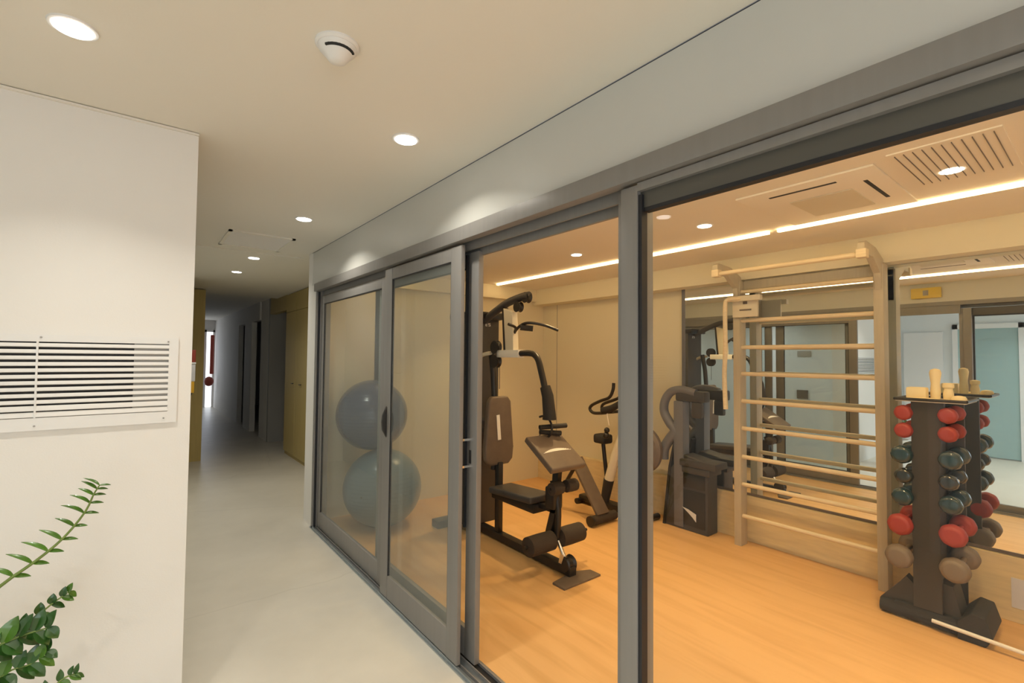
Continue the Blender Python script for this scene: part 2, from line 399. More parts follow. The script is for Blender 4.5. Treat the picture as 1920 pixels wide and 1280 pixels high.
# ------------------------------------------------------------------ mirror
mi = thing('wall_mirror', 'large frameless mirror above the pale plinth, reflecting the glass front', 'mirror', (XM, 1, .4))
obj('mirror_pane', MB().box((XM, 1.055, .415), (XM+.045, 2.70, 2.298)), M['mirror'], mi, False)
obj('mirror_pane', MB().box((XM, Y0+.02, .415), (XM+.045, 1.053, 2.298)), M['mirror'], mi, False)
obj('bottom_channel', MB().box((XM-.006, Y0+.02, .397), (XM+.045, 2.70, .416)), M['vinyl'], mi, False)
obj('side_trim', MB().box((XM-.004, 2.70, .397), (XM+.045, 2.735, 2.298)), M['tread_grey'], mi, False)

# ------------------------------------------------------------------ foyer doors (seen in the mirror)
dr = sempty('door_4', (XL, 1.3, 0))
obj('door_leaf', MB().box((XL, 1.02, 0.02), (XL+.03, 1.75, 2.16)), M['teal_glass'], dr, False)
obj('door_frame', MB().box((XL, .95, 0), (XL+.05, 1.02, 2.24)).box((XL, 1.75, 0), (XL+.05, 1.82, 2.24)).box((XL, .95, 2.16), (XL+.05, 1.82, 2.24)), M['gloss_white'], dr, False)
d6 = sempty('door_6', (XL, 2.2, 0))
obj('door_leaf', MB().box((XL, 1.95, .02), (XL+.03, 2.5, 2.12)), M['gloss_white'], d6, False)
w2 = sempty('window_added', (0, Y0, 1))  # unseen glowing window added behind the camera as cool fill
obj('added_window_frame', MB().box((-2.1, Y0, .7), (-2.0, Y0+.06, 2.3)).box((.2, Y0, .7), (.3, Y0+.06, 2.3)).box((-2.0, Y0, 2.2), (.2, Y0+.06, 2.3)).box((-2.0, Y0, .7), (.2, Y0+.06, .8)), M['frame'], w2, False)
obj('pane', MB().box((-2.0, Y0+.005, .8), (.2, Y0+.02, 2.2)), M['fill_pane'], w2, False)  # glowing pane of the added, unseen window

def plate(name, a, b, m, label, cat):
    o = obj(name, MB().box(a, b, bev=.004), m); tag(o, label, cat); return o
plate('wall_plate', (.2, 3.05, 1.66), (.215, 3.25, 1.75), M['grey_panel'], 'small grey plate on the pale corridor wall, upper one seen in the mirror', 'sign')
plate('switch_box', (.2, 3.1, .98), (.23, 3.26, 1.12), M['treadmill'], 'small dark box on the corridor wall below the grey plate, seen in the mirror', 'switch')
plate('door_intercom', (XL, .80, .98), (XL+.03, .90, 1.14), M['grey_panel'], 'grey intercom box beside the teal door, seen in the mirror', 'intercom')

# ------------------------------------------------------------------ ceiling fittings, corridor
def light(kind, name, loc, power, color, size=.1, rot=(0, 0, 0), spread=None, spot=None, blend=.6, size_y=None):
    L = bpy.data.lights.new(name, kind); L.energy = power; L.color = color
    if kind == 'AREA':
        L.shape = 'RECTANGLE' if size_y else 'DISK'; L.size = size
        if size_y: L.size_y = size_y
        if spread: L.spread = spread
    if kind == 'SPOT':
        L.spot_size = spot; L.spot_blend = blend; L.shadow_soft_size = size
    o = bpy.data.objects.new(name, L); COL.objects.link(o); o.location = loc; o.rotation_euler = rot
    return o
NEUTRAL = (1, .945, .83)
WARM = (1, .68, .32)
def downlight(x, y, z, label, group, lensmat, power, color, first=[None], r=.05, spread=2.45):
    t = thing('downlight', label, 'ceiling light', (x, y, z), group)
    obj('trim_ring', MB().lathe((x, y, z), [(r, 0), (r+.012, 0), (r+.010, -.005), (r, -.006)], n=40), M['grille'], t)
    obj('lens', MB().lathe((x, y, z), [(r*.98, -.004), (r*.97, -.0085), (r*.5, -.0095), (.001, -.010)], n=40), lensmat, t)
    light('AREA', 'downlight_or_fill_lamp', (x, y, z-.014), power, color, r*1.6, spread=spread)
cg = 'round downlights in the corridor ceiling'
CP = 11.2
downlight(-.178, 1.975, CZ, 'large-looking round downlight at the upper left, above the white wall with the grille', cg, M['lamp'], CP*.35, NEUTRAL, spread=1.9)
downlight(.955, 2.023, CZ, 'round downlight in the ceiling right of the smoke detector, near the header', cg, M['lamp'], CP*.5, NEUTRAL, spread=2.3)
downlight(.946, 3.69, CZ, 'round downlight third from the camera, above the ceiling hatch', cg, M['lamp'], CP*.65, NEUTRAL, spread=2.3)
downlight(.933, 5.51, CZ, 'round downlight just past the ceiling hatch', cg, M['lamp'], CP*.6, NEUTRAL)
downlight(.933, 6.57, CZ, 'farthest round downlight before the dark end of the corridor', cg, M['lamp'], CP*.6, NEUTRAL)
for x, y in ((.80, -.45), (-1.5, .6), (-.2, .2), (.80, -1.9), (-1.5, -1.2)):  # unseen lamps without fittings, added out of view as corridor fill
    light('AREA', 'downlight_or_fill_lamp', (x, y, CZ-.014), CP*1.0, NEUTRAL, .08, spread=2.25)

sd = thing('smoke_detector', 'white cone-shaped smoke detector with a dark slot on the ceiling', 'smoke detector', (.486, 1.545, CZ))
obj('base', MB().lathe((.486, 1.545, CZ), [(.068, 0), (.068, -.006), (.062, -.012)], n=48), M['grille'], sd)
obj('cone', MB().lathe((.486, 1.545, CZ), [(.060, -.010), (.056, -.022), (.040, -.038), (.028, -.054), (.018, -.060), (.001, -.062)], n=48), M['grille'], sd)
sl = MB()
for k in range(9):
    a = math.radians(215+k*13); r = .0505
    sl.obox((.486+r*.93*math.cos(a), 1.545+r*.93*math.sin(a), CZ-.027), (.012, .013, .008), Matrix.Rotation(a, 3, 'Z'))
obj('sensor_slot', sl, M['dark'], sd, label='dark curved slot')

ah = thing('ceiling_hatch', 'flush beige access hatch with a raised edge in the corridor ceiling', 'hatch', (.8, 4.7, CZ))
obj('frame', MB().box((.56, 4.38, CZ-.012), (1.06, 4.41, CZ)).box((.56, 4.97, CZ-.012), (1.06, 5.0, CZ)).box((.56, 4.38, CZ-.012), (.585, 5.0, CZ)).box((1.035, 4.38, CZ-.012), (1.06, 5.0, CZ)), M['ceiling'], ah, False)
obj('panel', MB().box((.585, 4.41, CZ-.006), (1.035, 4.97, CZ)), M['wall'], ah, False)

# ------------------------------------------------------------------ ventilation grille in the white wall
vg = thing('ventilation_grille', 'wide white slatted ventilation grille on the white wall, screwed at its rim', 'grille', (-.4, 2.58, 1.5))
yw = 2.58
fr = MB()
fr.box((-1.15, yw-.012, 1.645), (.149, yw, 1.672)).box((-1.15, yw-.012, 1.305), (.149, yw, 1.353)).box((.115, yw-.012, 1.353), (.149, yw, 1.645)).box((-1.15, yw-.012, 1.353), (-1.12, yw, 1.645))
obj('rim', fr, M['grille'], vg, False)
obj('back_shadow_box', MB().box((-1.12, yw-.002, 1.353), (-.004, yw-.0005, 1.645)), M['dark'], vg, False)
obj('back_plate', MB().box((-.004, yw-.004, 1.353), (.115, yw-.0005, 1.645)), M['grey_panel'], vg, False)
n = 12; pitch = (1.645-1.353)/n
for k in range(n):
    zc = 1.353+pitch*(k+.5)
    h = pitch*(.50 if k > 1 else .72)
    obj('slat', MB().obox((-.50, yw-.0075, zc-.001), (1.236, .009, h+.002), Matrix.Rotation(math.radians(-16), 3, 'X'), bev=.0015), M['grille'], vg)
obj('divider', MB().box((-.299, yw-.0145, 1.353), (-.293, yw-.003, 1.645)), M['grille'], vg, False)
for sx, sz in ((-.287, 1.662), (.112, 1.655), (.103, 1.325), (-.296, 1.322)):
    obj('screw', MB().tube([(sx, yw-.012, sz), (sx, yw-.016, sz)], .0035, n=10), M['grey_panel'], vg)

# ------------------------------------------------------------------ dispenser and conduit by the ochre panel
dp = thing('soap_dispenser', 'wall dispenser with red cap, clear body and yellow liquid by the ochre panel', 'dispenser', (.52, 7.45, 1.2))
x0, x1 = .525, .625
obj('cap', MB().box((x0, 7.5, 1.50), (x1, 7.62, 1.665), bev=.01), M['red_plastic'], dp, label='red cap')
obj('collar', MB().box((x0, 7.49, 1.478), (x1+.004, 7.63, 1.50), bev=.004), M['gloss_white'], dp)
obj('tank', MB().box((x0, 7.5, 1.25), (x1, 7.62, 1.478), bev=.01), M['pale_plastic'], dp)
obj('liquid', MB().box((x0+.0, 7.5, 1.10), (x1-.008, 7.62, 1.25), bev=.01), M['yellow_plastic'], dp, label='yellow liquid')
obj('nozzle', MB().tube([(.57, 7.56, 1.10), (.56, 7.56, 1.03)], [.035, .015]), M['black'], dp)
cd = thing('wall_tube', 'slim white tube on the wall above the red-capped dispenser', 'tube', (.5, 7.5, 2))
obj('tube', MB().box((.525, 7.44, 1.80), (.565, 7.48, 2.56), bev=.005), M['gloss_white'], cd)
obj('holder', MB().box((.525, 7.44, 1.68), (.57, 7.50, 1.795), bev=.005), M['black'], cd)

# ------------------------------------------------------------------ gym ceiling fittings
gg = 'round downlights in the gym ceiling'
GP = 6.6
for y, lab in ((.473, 'warm round downlight in front of the slotted vent in the gym ceiling'), (1.714, 'warm round downlight left of the air conditioner in the gym ceiling'), (2.903, 'warm round downlight above the weight machine seen through the open door')):
    downlight(2.985, y, GZ, lab, gg, M['lamp_warm'], GP, WARM, r=.045, spread=1.7)
for y in (-.8, -2.0, 4.1):
    light('AREA', 'downlight_or_fill_lamp', (2.985, y, GZ-.014), GP, WARM, .08, spread=1.7)
def strip(x, y0, y1, label):
    t = thing('led_strip_light', label, 'strip light', (x, (y0+y1)/2, GZ), 'warm strip lights along the gym ceiling')
    obj('diffuser', MB().box((x-.014, y0, GZ-.02), (x+.014, y1, GZ+.002)), M['strip'], t, False)
strip(3.46, 1.505, 4.70, 'long warm strip light on the gym ceiling, left of the short gap')
strip(3.46, Y0+.2, 1.445, 'long warm strip light on the gym ceiling, right of the short gap')
strip(2.22, Y0+.2, 4.70, 'warm strip light close behind the glass front, seen above the open door')

ac = thing('air_conditioner', 'square ceiling air conditioner with two dark outlet slots', 'air conditioner', (3.07, 1.0, GZ))
obj('panel', MB().box((2.62, .68, GZ-.012), (3.41, 1.32, GZ), bev=.006), M['gym_ceiling'], ac)
obj('centre_grille', MB().box((2.88, .84, GZ-.018), (3.26, 1.14, GZ-.012), bev=.003), M['cream'], ac)
obj('outlet_slot', MB().box((2.712, .86, GZ-.0135), (2.732, 1.18, GZ-.0118)), M['dark'], ac, False)
obj('outlet_slot', MB().box((2.80, .752, GZ-.0135), (3.18, .77, GZ-.0118)), M['dark'], ac, False)
cv = thing('ceiling_vent', 'rectangular slotted air vent right of the air conditioner', 'vent', (2.85, .43, GZ))
obj('plate', MB().box((2.56, .26, GZ-.006), (3.14, .62, GZ)), M['gym_ceiling'], cv, False)
for k in range(11):
    y = .285+k*.031
    obj('slat', MB().box((2.59, y, GZ-.010), (3.11, y+.0025, GZ-.006)), M['vinyl'], cv, False)

# ------------------------------------------------------------------ exercise balls
def ball(c, r, m, label):
    t = thing('exercise_ball', label, 'exercise ball', (c[0], c[1], c[2]-r), 'large exercise balls stacked behind the glass')
    mb = MB()
    n = 96; prof = []
    for k in range(n+1):
        a = -PI/2+PI*k/n; rib = 1+.004*math.cos(k*2.1)*(abs(math.sin(a)) < .8)
        prof.append((max(.0005, r*math.cos(a)*rib), r*math.sin(a)))
    mb.lathe(c, prof, n=64)
    obj('shell', mb, m, t)
    obj('valve', MB().lathe((c[0]-r*.985*.8, c[1]-r*.985*.6, c[2]), [(.012, -.004), (.012, .004), (.004, .006)], n=14), M['slate'], t)
ball((1.88, 4.36, .36), .36, M['ball_teal'], 'grey-teal exercise ball on the floor, lower of the two stacked')
ball((1.82, 4.50, 1.035), .335, M['ball_blue'], 'slate blue exercise ball resting on top of the grey-teal ball')
# slim upright board beside the balls
bd = obj('leaning_board', MB().box((2.16, 4.80, 0), (2.27, 4.875, 1.42), bev=.004), M['wall_warm'])
tag(bd, 'slim cream upright board against the gym end wall beside the stacked balls', 'board')

# ------------------------------------------------------------------ multi gym
mx = 2.55
mg = thing('multi_gym', 'black multi gym with weight tower, brown pads and curved press arm', 'weight machine', (mx, 3.1, 0))
def yz(y, z, x=mx): return (x, y, z)
bf = MB().box((mx-.035, 2.50, .012), (mx+.035, 4.02, .075), bev=.006).box((mx-.30, 3.95, .0), (mx+.30, 4.07, .07), bev=.008)
obj('base_beam', bf, M['black'], mg)
obj('front_foot', MB().prism([(mx-.185, 2.40), (mx+.185, 2.40), (mx+.185, 2.50), (mx+.06, 2.56), (mx-.185, 2.52)], 0, .014, 'z', bev=.002), M['vinyl'], mg)
obj('weight_tower', MB().box((mx-.17, 3.66, .075), (mx+.17, 3.98, 1.97), bev=.015), M['treadmill'], mg)
zc, gx = 1.905, .02          # two letters, E and S
tl = MB().box((mx+gx-.012, 3.657, zc-.014), (mx+gx-.006, 3.66, zc+.014))
for dz in (-.012, 0, .012): tl.box((mx+gx-.012, 3.657, zc+dz-.0025), (mx+gx+.010, 3.66, zc+dz+.0025))
obj('letter', tl, M['tag'], mg, False, label='small white letter E')
gx = .055
tl = MB()
for dz in (-.012, 0, .012): tl.box((mx+gx-.011, 3.657, zc+dz-.0025), (mx+gx+.011, 3.66, zc+dz+.0025))
tl.box((mx+gx-.012, 3.657, zc), (mx+gx-.007, 3.66, zc+.013)).box((mx+gx+.007, 3.657, zc-.013), (mx+gx+.012, 3.66, zc))
obj('letter', tl, M['tag'], mg, False, label='small white letter S')
obj('tower_cap', MB().box((mx-.18, 3.60, 1.95), (mx+.18, 4.0, 2.02), bev=.02), M['black'], mg)
obj('top_arm', MB().tube([yz(3.66, 1.94), yz(3.50, 2.01), yz(3.32, 2.075), yz(3.12, 2.11), yz(3.02, 2.115)], .034, smooth=6), M['treadmill'], mg)
obj('top_pulley', MB().lathe((mx-.022, 3.05, 2.10), [(.045, 0), (.032, .018), (.032, .026), (.045, .044)], axis='x', n=28), M['black'], mg)
obj('top_pulley', MB().lathe((mx-.022, 3.16, 2.03), [(.045, 0), (.032, .018), (.032, .026), (.045, .044)], axis='x', n=28), M['black'], mg)
obj('cable', MB().tube([yz(3.42, 1.52), yz(3.42, 1.32)], .003, n=6), M['black'], mg)
up = MB().prism([(3.335, 2.03), (3.21, 1.99), (3.19, 1.66), (3.30, 1.66)], mx-.03, mx+.03, 'x', bev=.004)
obj('upright_arm', up, M['cream'], mg)
obj('upright_edge', MB().prism([(3.355, 2.04), (3.335, 2.03), (3.30, 1.66), (3.325, 1.66)], mx-.032, mx+.032, 'x'), M['black'], mg, False)
lb = MB().tube([(mx, 3.24, 1.78), (mx, 3.17, 1.85), (mx+.02, 3.07, 1.89), (mx+.12, 2.98, 1.875), (mx+.22, 2.90, 1.83)], .0125, smooth=6)
lb.tube([(mx, 3.24, 1.78), (mx-.02, 3.17, 1.85), (mx-.10, 3.17, 1.88)], .0125, smooth=5)
obj('lat_bar', lb, M['black'], mg)
obj('lat_roller', MB().tube([(mx-.01, 3.12, 1.855), (mx+.07, 3.05, 1.845)], .025), M['rubber'], mg)
obj('press_bracket', MB().box((mx-.035, 3.12, 1.60), (mx+.035, 3.42, 1.665), bev=.005), M['tag'], mg, label='pale bracket plate')
pa = MB().tube([yz(3.14, 1.635), yz(3.02, 1.637), yz(2.95, 1.625), yz(2.90, 1.58), yz(2.86, 1.48), yz(2.81, 1.34), yz(2.79, 1.30)], .026, smooth=5)
obj('press_arm', pa, M['black'], mg)
obj('press_grip', MB().tube([yz(2.815, 1.37), yz(2.785, 1.30), yz(2.765, 1.16), yz(2.765, 1.12)], [.042, .055], n=18), M['rubber'], mg)
rg = MB()
pts = [yz(2.83+.095*math.cos(a), 1.055+.085*math.sin(a)) for a in [math.radians(60+i*24) for i in range(11)]]
rg.tube(pts, .009, smooth=2)
obj('ring_handle', rg, M['black'], mg)
obj('hand_grip', MB().tube([(mx-.07, 2.80, 1.06), (mx+.16, 2.74, 1.065)], .019), M['rubber'], mg)
obj('hand_grip', MB().tube([(mx-.05, 2.82, 1.02), (mx+.12, 2.76, 1.005)], .019), M['rubber'], mg)
for z in (1.69, 1.565):
    obj('pulley', MB().lathe((mx-.05, 3.44, z), [(.058, 0), (.045, .015), (.045, .03), (.058, .045)], axis='x', n=28), M['black'], mg)
obj('side_arm', MB().tube([(mx-.05, 3.72, 1.57), (mx-.05, 3.62, 1.62), (mx-.04, 3.50, 1.64)], .018, smooth=5), M['cream'], mg)
obj('back_post', MB().tube([yz(3.55, 1.66), yz(3.51, 1.45), yz(3.49, 1.20), yz(3.49, .6)], .028), M['black'], mg)
obj('post_brace', MB().box((mx-.02, 3.49, 1.015), (mx+.02, 3.66, 1.045)).box((mx-.02, 3.49, .915), (mx+.02, 3.66, .945)), M['chrome'], mg, False)
# back pad, facing -y
poly = []
def rr(w, y): return (w, y)
prof = [(-.085, 1.255), (.085, 1.255), (.12, 1.21), (.155, .80), (.145, .70), (.10, .655), (-.10, .655), (-.145, .70), (-.155, .80), (-.12, 1.21)]
obj('backrest', MB().prism([(mx+a, z) for a, z in prof], 3.40, 3.46, 'y', bev=.018), M['vinyl'], mg)
obj('backrest_tag', MB().obox((mx-.02, 3.397, .985), (.034, .004, .22), Matrix.Rotation(math.radians(-5), 3, 'Y')), M['tag'], mg, False, label='white paper strip')
obj('seat_post', MB().box((mx-.025, 3.385, .07), (mx+.025, 3.44, .68), bev=.006), M['black'], mg)
obj('seat', MB().obox((mx, 3.12, .475), (.25, .56, .055), Matrix.Rotation(math.radians(-3.5), 3, 'X'), bev=.02, seg=3), M['treadmill'], mg)
obj('seat_underframe', MB().box((mx-.075, 2.86, .38), (mx+.075, 3.42, .452), bev=.008), M['black'], mg)
# arm-curl pad sloping towards the front
cpad = Vector((mx-.03, 2.665, .885)); ang = math.radians(33)
obj('curl_pad', MB().obox(cpad, (.355, .36, .05), Matrix.Rotation(ang, 3, 'X'), bev=.018, seg=3), M['vinyl'], mg)
sw = MB()
for k in range(14):
    t = k/13-.5; w = .011*(1-(2*abs(t))**2)+.002
    sw.obox(cpad+Matrix.Rotation(ang, 3, 'X') @ Vector((t*.26, -.015+.018*(1-4*t*t), .026)), (.021, w*2, .002), Matrix.Rotation(ang, 3, 'X'))
obj('pad_logo', sw, M['tag'], mg, False, label='white curved swoosh mark')
obj('curl_post', MB().prism([(2.78, .84), (2.70, .76), (2.73, .43), (2.83, .10), (2.78, .10), (2.68, .40), (2.64, .74), (2.68, .85)], mx-.02, mx+.02, 'x').box((mx-.02, 2.66, .42), (mx+.02, 2.90, .46)), M['black'], mg, False)
obj('leg_lever', MB().tube([yz(2.72, .66), yz(2.66, .46), yz(2.67, .25)], .024, smooth=4).box((mx-.05, 2.66, .45), (mx+.05, 2.76, .62), bev=.02), M['black'], mg)
for x0, x1, nm in ((mx-.24, mx-.04, 'foam_roller'), (mx+.04, mx+.24, 'foam_roller')):
    obj(nm, MB().lathe((mx-.12 if x0 < mx else mx+.03, 2.62, .63), [(.03, 0), (.046, .01), (.048, .06), (.046, .11), (.03, .12)], axis='x', n=28), M['foam'], mg)
    obj(nm, MB().lathe((x0-(.06 if x0 < mx else .03), 2.67, .235), [(.03, 0), (.07, .012), (.072, .12), (.07, .24), (.03, .25)], axis='x', n=28), M['foam'], mg)
obj('roller_axle', MB().tube([(mx-.32, 2.67, .235), (mx+.32, 2.67, .235)], .012), M['black'], mg)
obj('roller_axle', MB().tube([(mx-.13, 2.62, .63), (mx+.16, 2.62, .63)], .012), M['black'], mg)
obj('lever_link', MB().tube([yz(2.66, .22), yz(2.60, .13), yz(2.56, .08)], .016), M['chrome'], mg)
obj('low_pulley', MB().lathe((mx-.045, 2.555, .085), [(.05, 0), (.06, .012), (.045, .03), (.045, .06), (.06, .078), (.05, .09)], axis='x', n=28), M['black'], mg)
obj('pulley_guard', MB().prism([(2.60, .09), (2.585, .155), (2.56, .165), (2.545, .15), (2.57, .09)], mx-.052, mx-.047, 'x'), M['chrome'], mg, False)
obj('end_knob', MB().sphere((mx+.12, 3.35, .33), .028, 16, 10).tube([(mx+.02, 3.40, .36), (mx+.12, 3.35, .33)], .01), M['rubber'], mg)

# ------------------------------------------------------------------ sit up bench
sb = thing('sit_up_bench', 'sloping brown sit-up bench with a dark foot roller on the floor', 'exercise bench', (3.62, 3.3, 0))
a = Vector((3.60, 3.12, .10)); b = Vector((3.57, 3.48, .58)); dv = (b-a).normalized(); ang2 = math.atan2(dv.z, dv.y)
obj('board', MB().obox((a+b)/2, (.17, (b-a).length, .03), Matrix.Rotation(ang2, 3, 'X'), bev=.01), M['vinyl'], sb)
obj('rail', MB().obox((a+b)/2+Vector((-.01, .02, -.035)), (.06, (b-a).length*.98, .035), Matrix.Rotation(ang2, 3, 'X'), bev=.008), M['black'], sb)
obj('floor_roller', MB().tube([(3.44, 3.14, .055), (3.78, 3.14, .055)], .045, n=20), M['foam'], sb)
obj('end_cap', MB().tube([(3.425, 3.14, .055), (3.45, 3.14, .055)], .05, n=20), M['black'], sb)
obj('rear_leg', MB().tube([(3.57, 3.46, .52), (3.57, 3.80, .03)], .02).tube([(3.44, 3.80, .022), (3.68, 3.80, .022)], .02), M['black'], sb)

# ------------------------------------------------------------------ exercise bike
bk = thing('exercise_bike', 'exercise bike behind the door mullion with looped black handlebar', 'exercise bike', (3.98, 3.1, 0))
bx = 3.92
hb = MB().tube([(bx, 3.27, 1.345), (bx, 3.28, 1.27), (bx, 3.33, 1.19), (bx, 3.45, 1.145), (bx, 3.57, 1.09), (bx, 3.60, 1.045), (bx, 3.55, 1.01), (bx, 3.45, 1.015), (bx, 3.36, 1.03)], .017, smooth=5)
obj('handlebar', hb, M['black'], bk)
obj('handlebar', MB().tube([(bx+.18, 3.27, 1.345), (bx+.18, 3.33, 1.19), (bx+.18, 3.57, 1.09), (bx+.18, 3.55, 1.01), (bx+.18, 3.36, 1.03), (bx, 3.30, 1.05)], .017, smooth=5), M['black'], bk)
obj('hand_grip', MB().tube([(bx, 3.42, 1.045), (bx, 3.30, 1.08), (bx, 3.20, 1.13)], [.036, .034], smooth=4), M['rubber'], bk)
obj('console_stalk', MB().tube([(bx, 3.36, 1.02), (bx, 3.33, .90)], .008), M['cream'], bk)
obj('knob', MB().sphere((bx, 3.36, .845), .03, 16, 12), M['black'], bk)
obj('knob', MB().sphere((bx, 3.37, .79), .036, 16, 12), M['black'], bk)
obj('mast', MB().tube([(bx+.02, 3.11, .95), (bx+.01, 3.25, .60), (bx, 3.34, .30)], [.045, .05]), M['cream'], bk)
obj('mast_boot', MB().tube([(bx, 3.33, .34), (bx, 3.39, .09)], [.055, .045]), M['rubber'], bk)
obj('flywheel_cover', MB().lathe((bx+.02, 2.99, .70), [(.10, 0), (.21, .02), (.235, .05), (.235, .09), (.21, .12), (.10, .14)], axis='x', n=48), M['vinyl'], bk)
obj('saddle', MB().obox((bx+.10, 3.50, .73), (.15, .17, .10), Matrix.Rotation(0, 3, 'X'), bev=.035, seg=3), M['rubber'], bk)
obj('saddle_post', MB().tube([(bx+.10, 3.50, .70), (bx+.09, 3.42, .20), (bx+.05, 3.40, .1)], .022), M['black'], bk)
obj('base', MB().box((bx-.02, 2.88, .03), (bx+.10, 3.75, .10), bev=.02).tube([(bx-.06, 3.74, .03), (bx+.24, 3.74, .03)], .03).tube([(bx-.02, 2.90, .03), (bx+.24, 2.90, .03)], .03), M['black'], bk)

# ------------------------------------------------------------------ folded treadmill
tm = thing('folded_treadmill', 'charcoal folded treadmill standing upright against the plinth, grey arched handle', 'treadmill', (4.16, 2.55, 0))
def X(y, z, x=4.12): return (x, y, z)
hood = MB().prism([(2.785, 0), (2.335, 0), (2.335, .60), (2.335, .66), (2.58, .70), (2.72, .55)], 4.10, 4.27, 'x', bev=.012)
obj('deck', hood, M['treadmill'], tm)
obj('deck_edge', MB().prism([(2.800, 0), (2.775, 0), (2.715, .55), (2.66, .80), (2.68, .81), (2.735, .56)], 4.09, 4.27, 'x'), M['black'], tm, False)
obj('deck_lip', MB().box((4.06, 2.24, .60), (4.28, 2.60, .665), bev=.015).box((4.07, 2.30, .54), (4.28, 2.58, .60), bev=.01), M['treadmill'], tm)
obj('deck_inset', MB().box((4.094, 2.36, .05), (4.101, 2.60, .38), bev=.003).box((4.094, 2.36, .40), (4.101, 2.60, .53), bev=.003), M['black'], tm)
obj('mast', MB().box((4.085, 2.575, .02), (4.20, 2.675, 1.20), bev=.012), M['tread_grey'], tm, label='slate grey mast')
obj('deck_logo', MB().prism([(2.58, .215), (2.52, .205), (2.44, .175), (2.44, .105), (2.47, .135), (2.52, .175)], 4.080, 4.0835, 'x'), M['pale_plastic'], tm, False, label='silver wedge mark')
hnd = MB().tube([X(2.46, 1.28), X(2.60, 1.305), X(2.72, 1.28), X(2.79, 1.19), X(2.80, 1.08), X(2.74, .98), X(2.68, .91), X(2.74, .82), X(2.80, .72), X(2.81, .62)], [.038, .05], smooth=5, n=16)
obj('handle_arch', hnd, M['tread_grey'], tm)
obj('console', MB().box((4.09, 2.36, 1.20), (4.20, 2.66, 1.30), bev=.02).box((4.10, 2.40, 1.05), (4.16, 2.50, 1.20), bev=.02), M['treadmill'], tm)

# ------------------------------------------------------------------ wall bars
wb = thing('wall_bars', 'taupe wooden wall bars with nine pale rungs and a pull-up bar', 'wall bars', (4.17, 1.56, 0))
for y0, y1 in ((2.045, 2.105), (1.025, 1.085)):
    obj('post', MB().box((4.125, y0, 0), (4.235, y1, 2.29), bev=.004), M['post'], wb)
    yc = (y0+y1)/2
    obj('top_arm', MB().prism([(4.235, 2.24), (4.235, 2.298), (4.0, 2.385), (3.80, 2.40), (3.77, 2.385), (3.77, 2.31), (3.95, 2.31), (4.10, 2.22), (4.125, 2.10), (4.235, 2.05)], yc-.022, yc+.022, 'y', bev=.004), M['post'], wb)
    obj('bar_socket', MB().box((3.765, yc-.03, 2.285), (3.83, yc+.03, 2.345), bev=.006), M['wood_bar'], wb)
for z in (2.19, 1.94, 1.707, 1.477, 1.24, 1.005, .76, .525, .255):
    obj('rung', MB().tube([(4.16, 1.05, z), (4.16, 2.08, z)], .0175, n=18), M['wood_bar'], wb)
obj('pull_up_bar', MB().tube([(3.80, 1.035, 2.312), (3.80, 2.10, 2.312)], .018, n=18), M['wood_bar'], wb)
obj('top_board', MB().box((4.20, 1.085, 2.215), (4.228, 2.045, 2.29), bev=.003), M['post'], wb)
obj('hanging_bracket', MB().box((4.095, 1.88, 1.965), (4.122, 2.095, 2.145), bev=.006).box((4.05, 1.84, 2.10), (4.10, 2.12, 2.145), bev=.004), M['cream'], wb, label='cream bracket plate')
obj('swing_arm', MB().tube([(4.06, 2.00, 2.12), (4.04, 2.10, 2.12), (4.03, 2.125, 2.06), (4.03, 2.125, 1.72), (4.03, 2.135, 1.45), (4.03, 2.125, 1.17)], [.017, .02], smooth=5), M['wood_bar'], wb)
obj('bracket_label', MB().box((4.090, 1.965, 2.075), (4.0945, 2.0, 2.125)).box((4.090, 1.93, 2.02), (4.0945, 2.03, 2.032)), M['vinyl'], wb, False, label='dark square sticker')

# ------------------------------------------------------------------ dumbbell rack
rk = thing('dumbbell_rack', 'tall charcoal dumbbell rack with a rimmed tray on top', 'dumbbell rack', (3.9, .745, 0))
cy0, cy1 = .705, .79
col = MB().prism([(.70, .30), (.66, .10), (.60, .05), (.90, .05), (.845, .10), (.80, .30), (.80, 1.33), (.84, 1.36), (.655, 1.36), (.69, 1.33)], 3.84, 4.02, 'x')
obj('column', col, M['rack'], rk, False)
obj('front_panel', MB().prism([(.685, .10), (.82, .10), (.815, 1.36), (.66, 1.36), (.69, .9)], 3.80, 3.84, 'x'), M['rack'], rk, False)
obj('back_panel', MB().box((4.065, .612, .08), (4.085, .82, 1.35), bev=.003), M['rack'], rk)
obj('tray', MB().box((3.76, .555, 1.352), (4.09, .885, 1.362), bev=.004), M['cream'], rk)
rim = MB()
for a0, a1 in (((3.76, .555), (3.76, .885)), ((3.76, .885), (4.09, .885)), ((4.09, .885), (4.09, .555)), ((4.09, .555), (3.76, .555))):
    rim.tube([(a0[0], a0[1], 1.366), (a1[0], a1[1], 1.366)], .009)
obj('tray_rim', rim, M['black'], rk)
obj('base_foot', MB().tube([(3.83, .99, .045), (3.83, .50, .045)], .042, n=16).box((3.80, .60, .02), (4.04, .92, .10), bev=.02), M['rubber'], rk)
obj('base_foot', MB().prism([(.50, 0), (.62, 0), (.62, .10), (.56, .17), (.50, .16), (.47, .06)], 3.78, 4.10, 'x', bev=.01), M['rubber'], rk)
obj('base_wing', MB().prism([(.82, .07), (1.00, .07), (.90, .20), (.86, .26), (.82, .22)], 3.83, 3.90, 'x', bev=.004).prism([(.60, .09), (.72, .09), (.71, .28), (.64, .27)], 3.83, 4.0, 'x', bev=.004), M['rack'], rk)
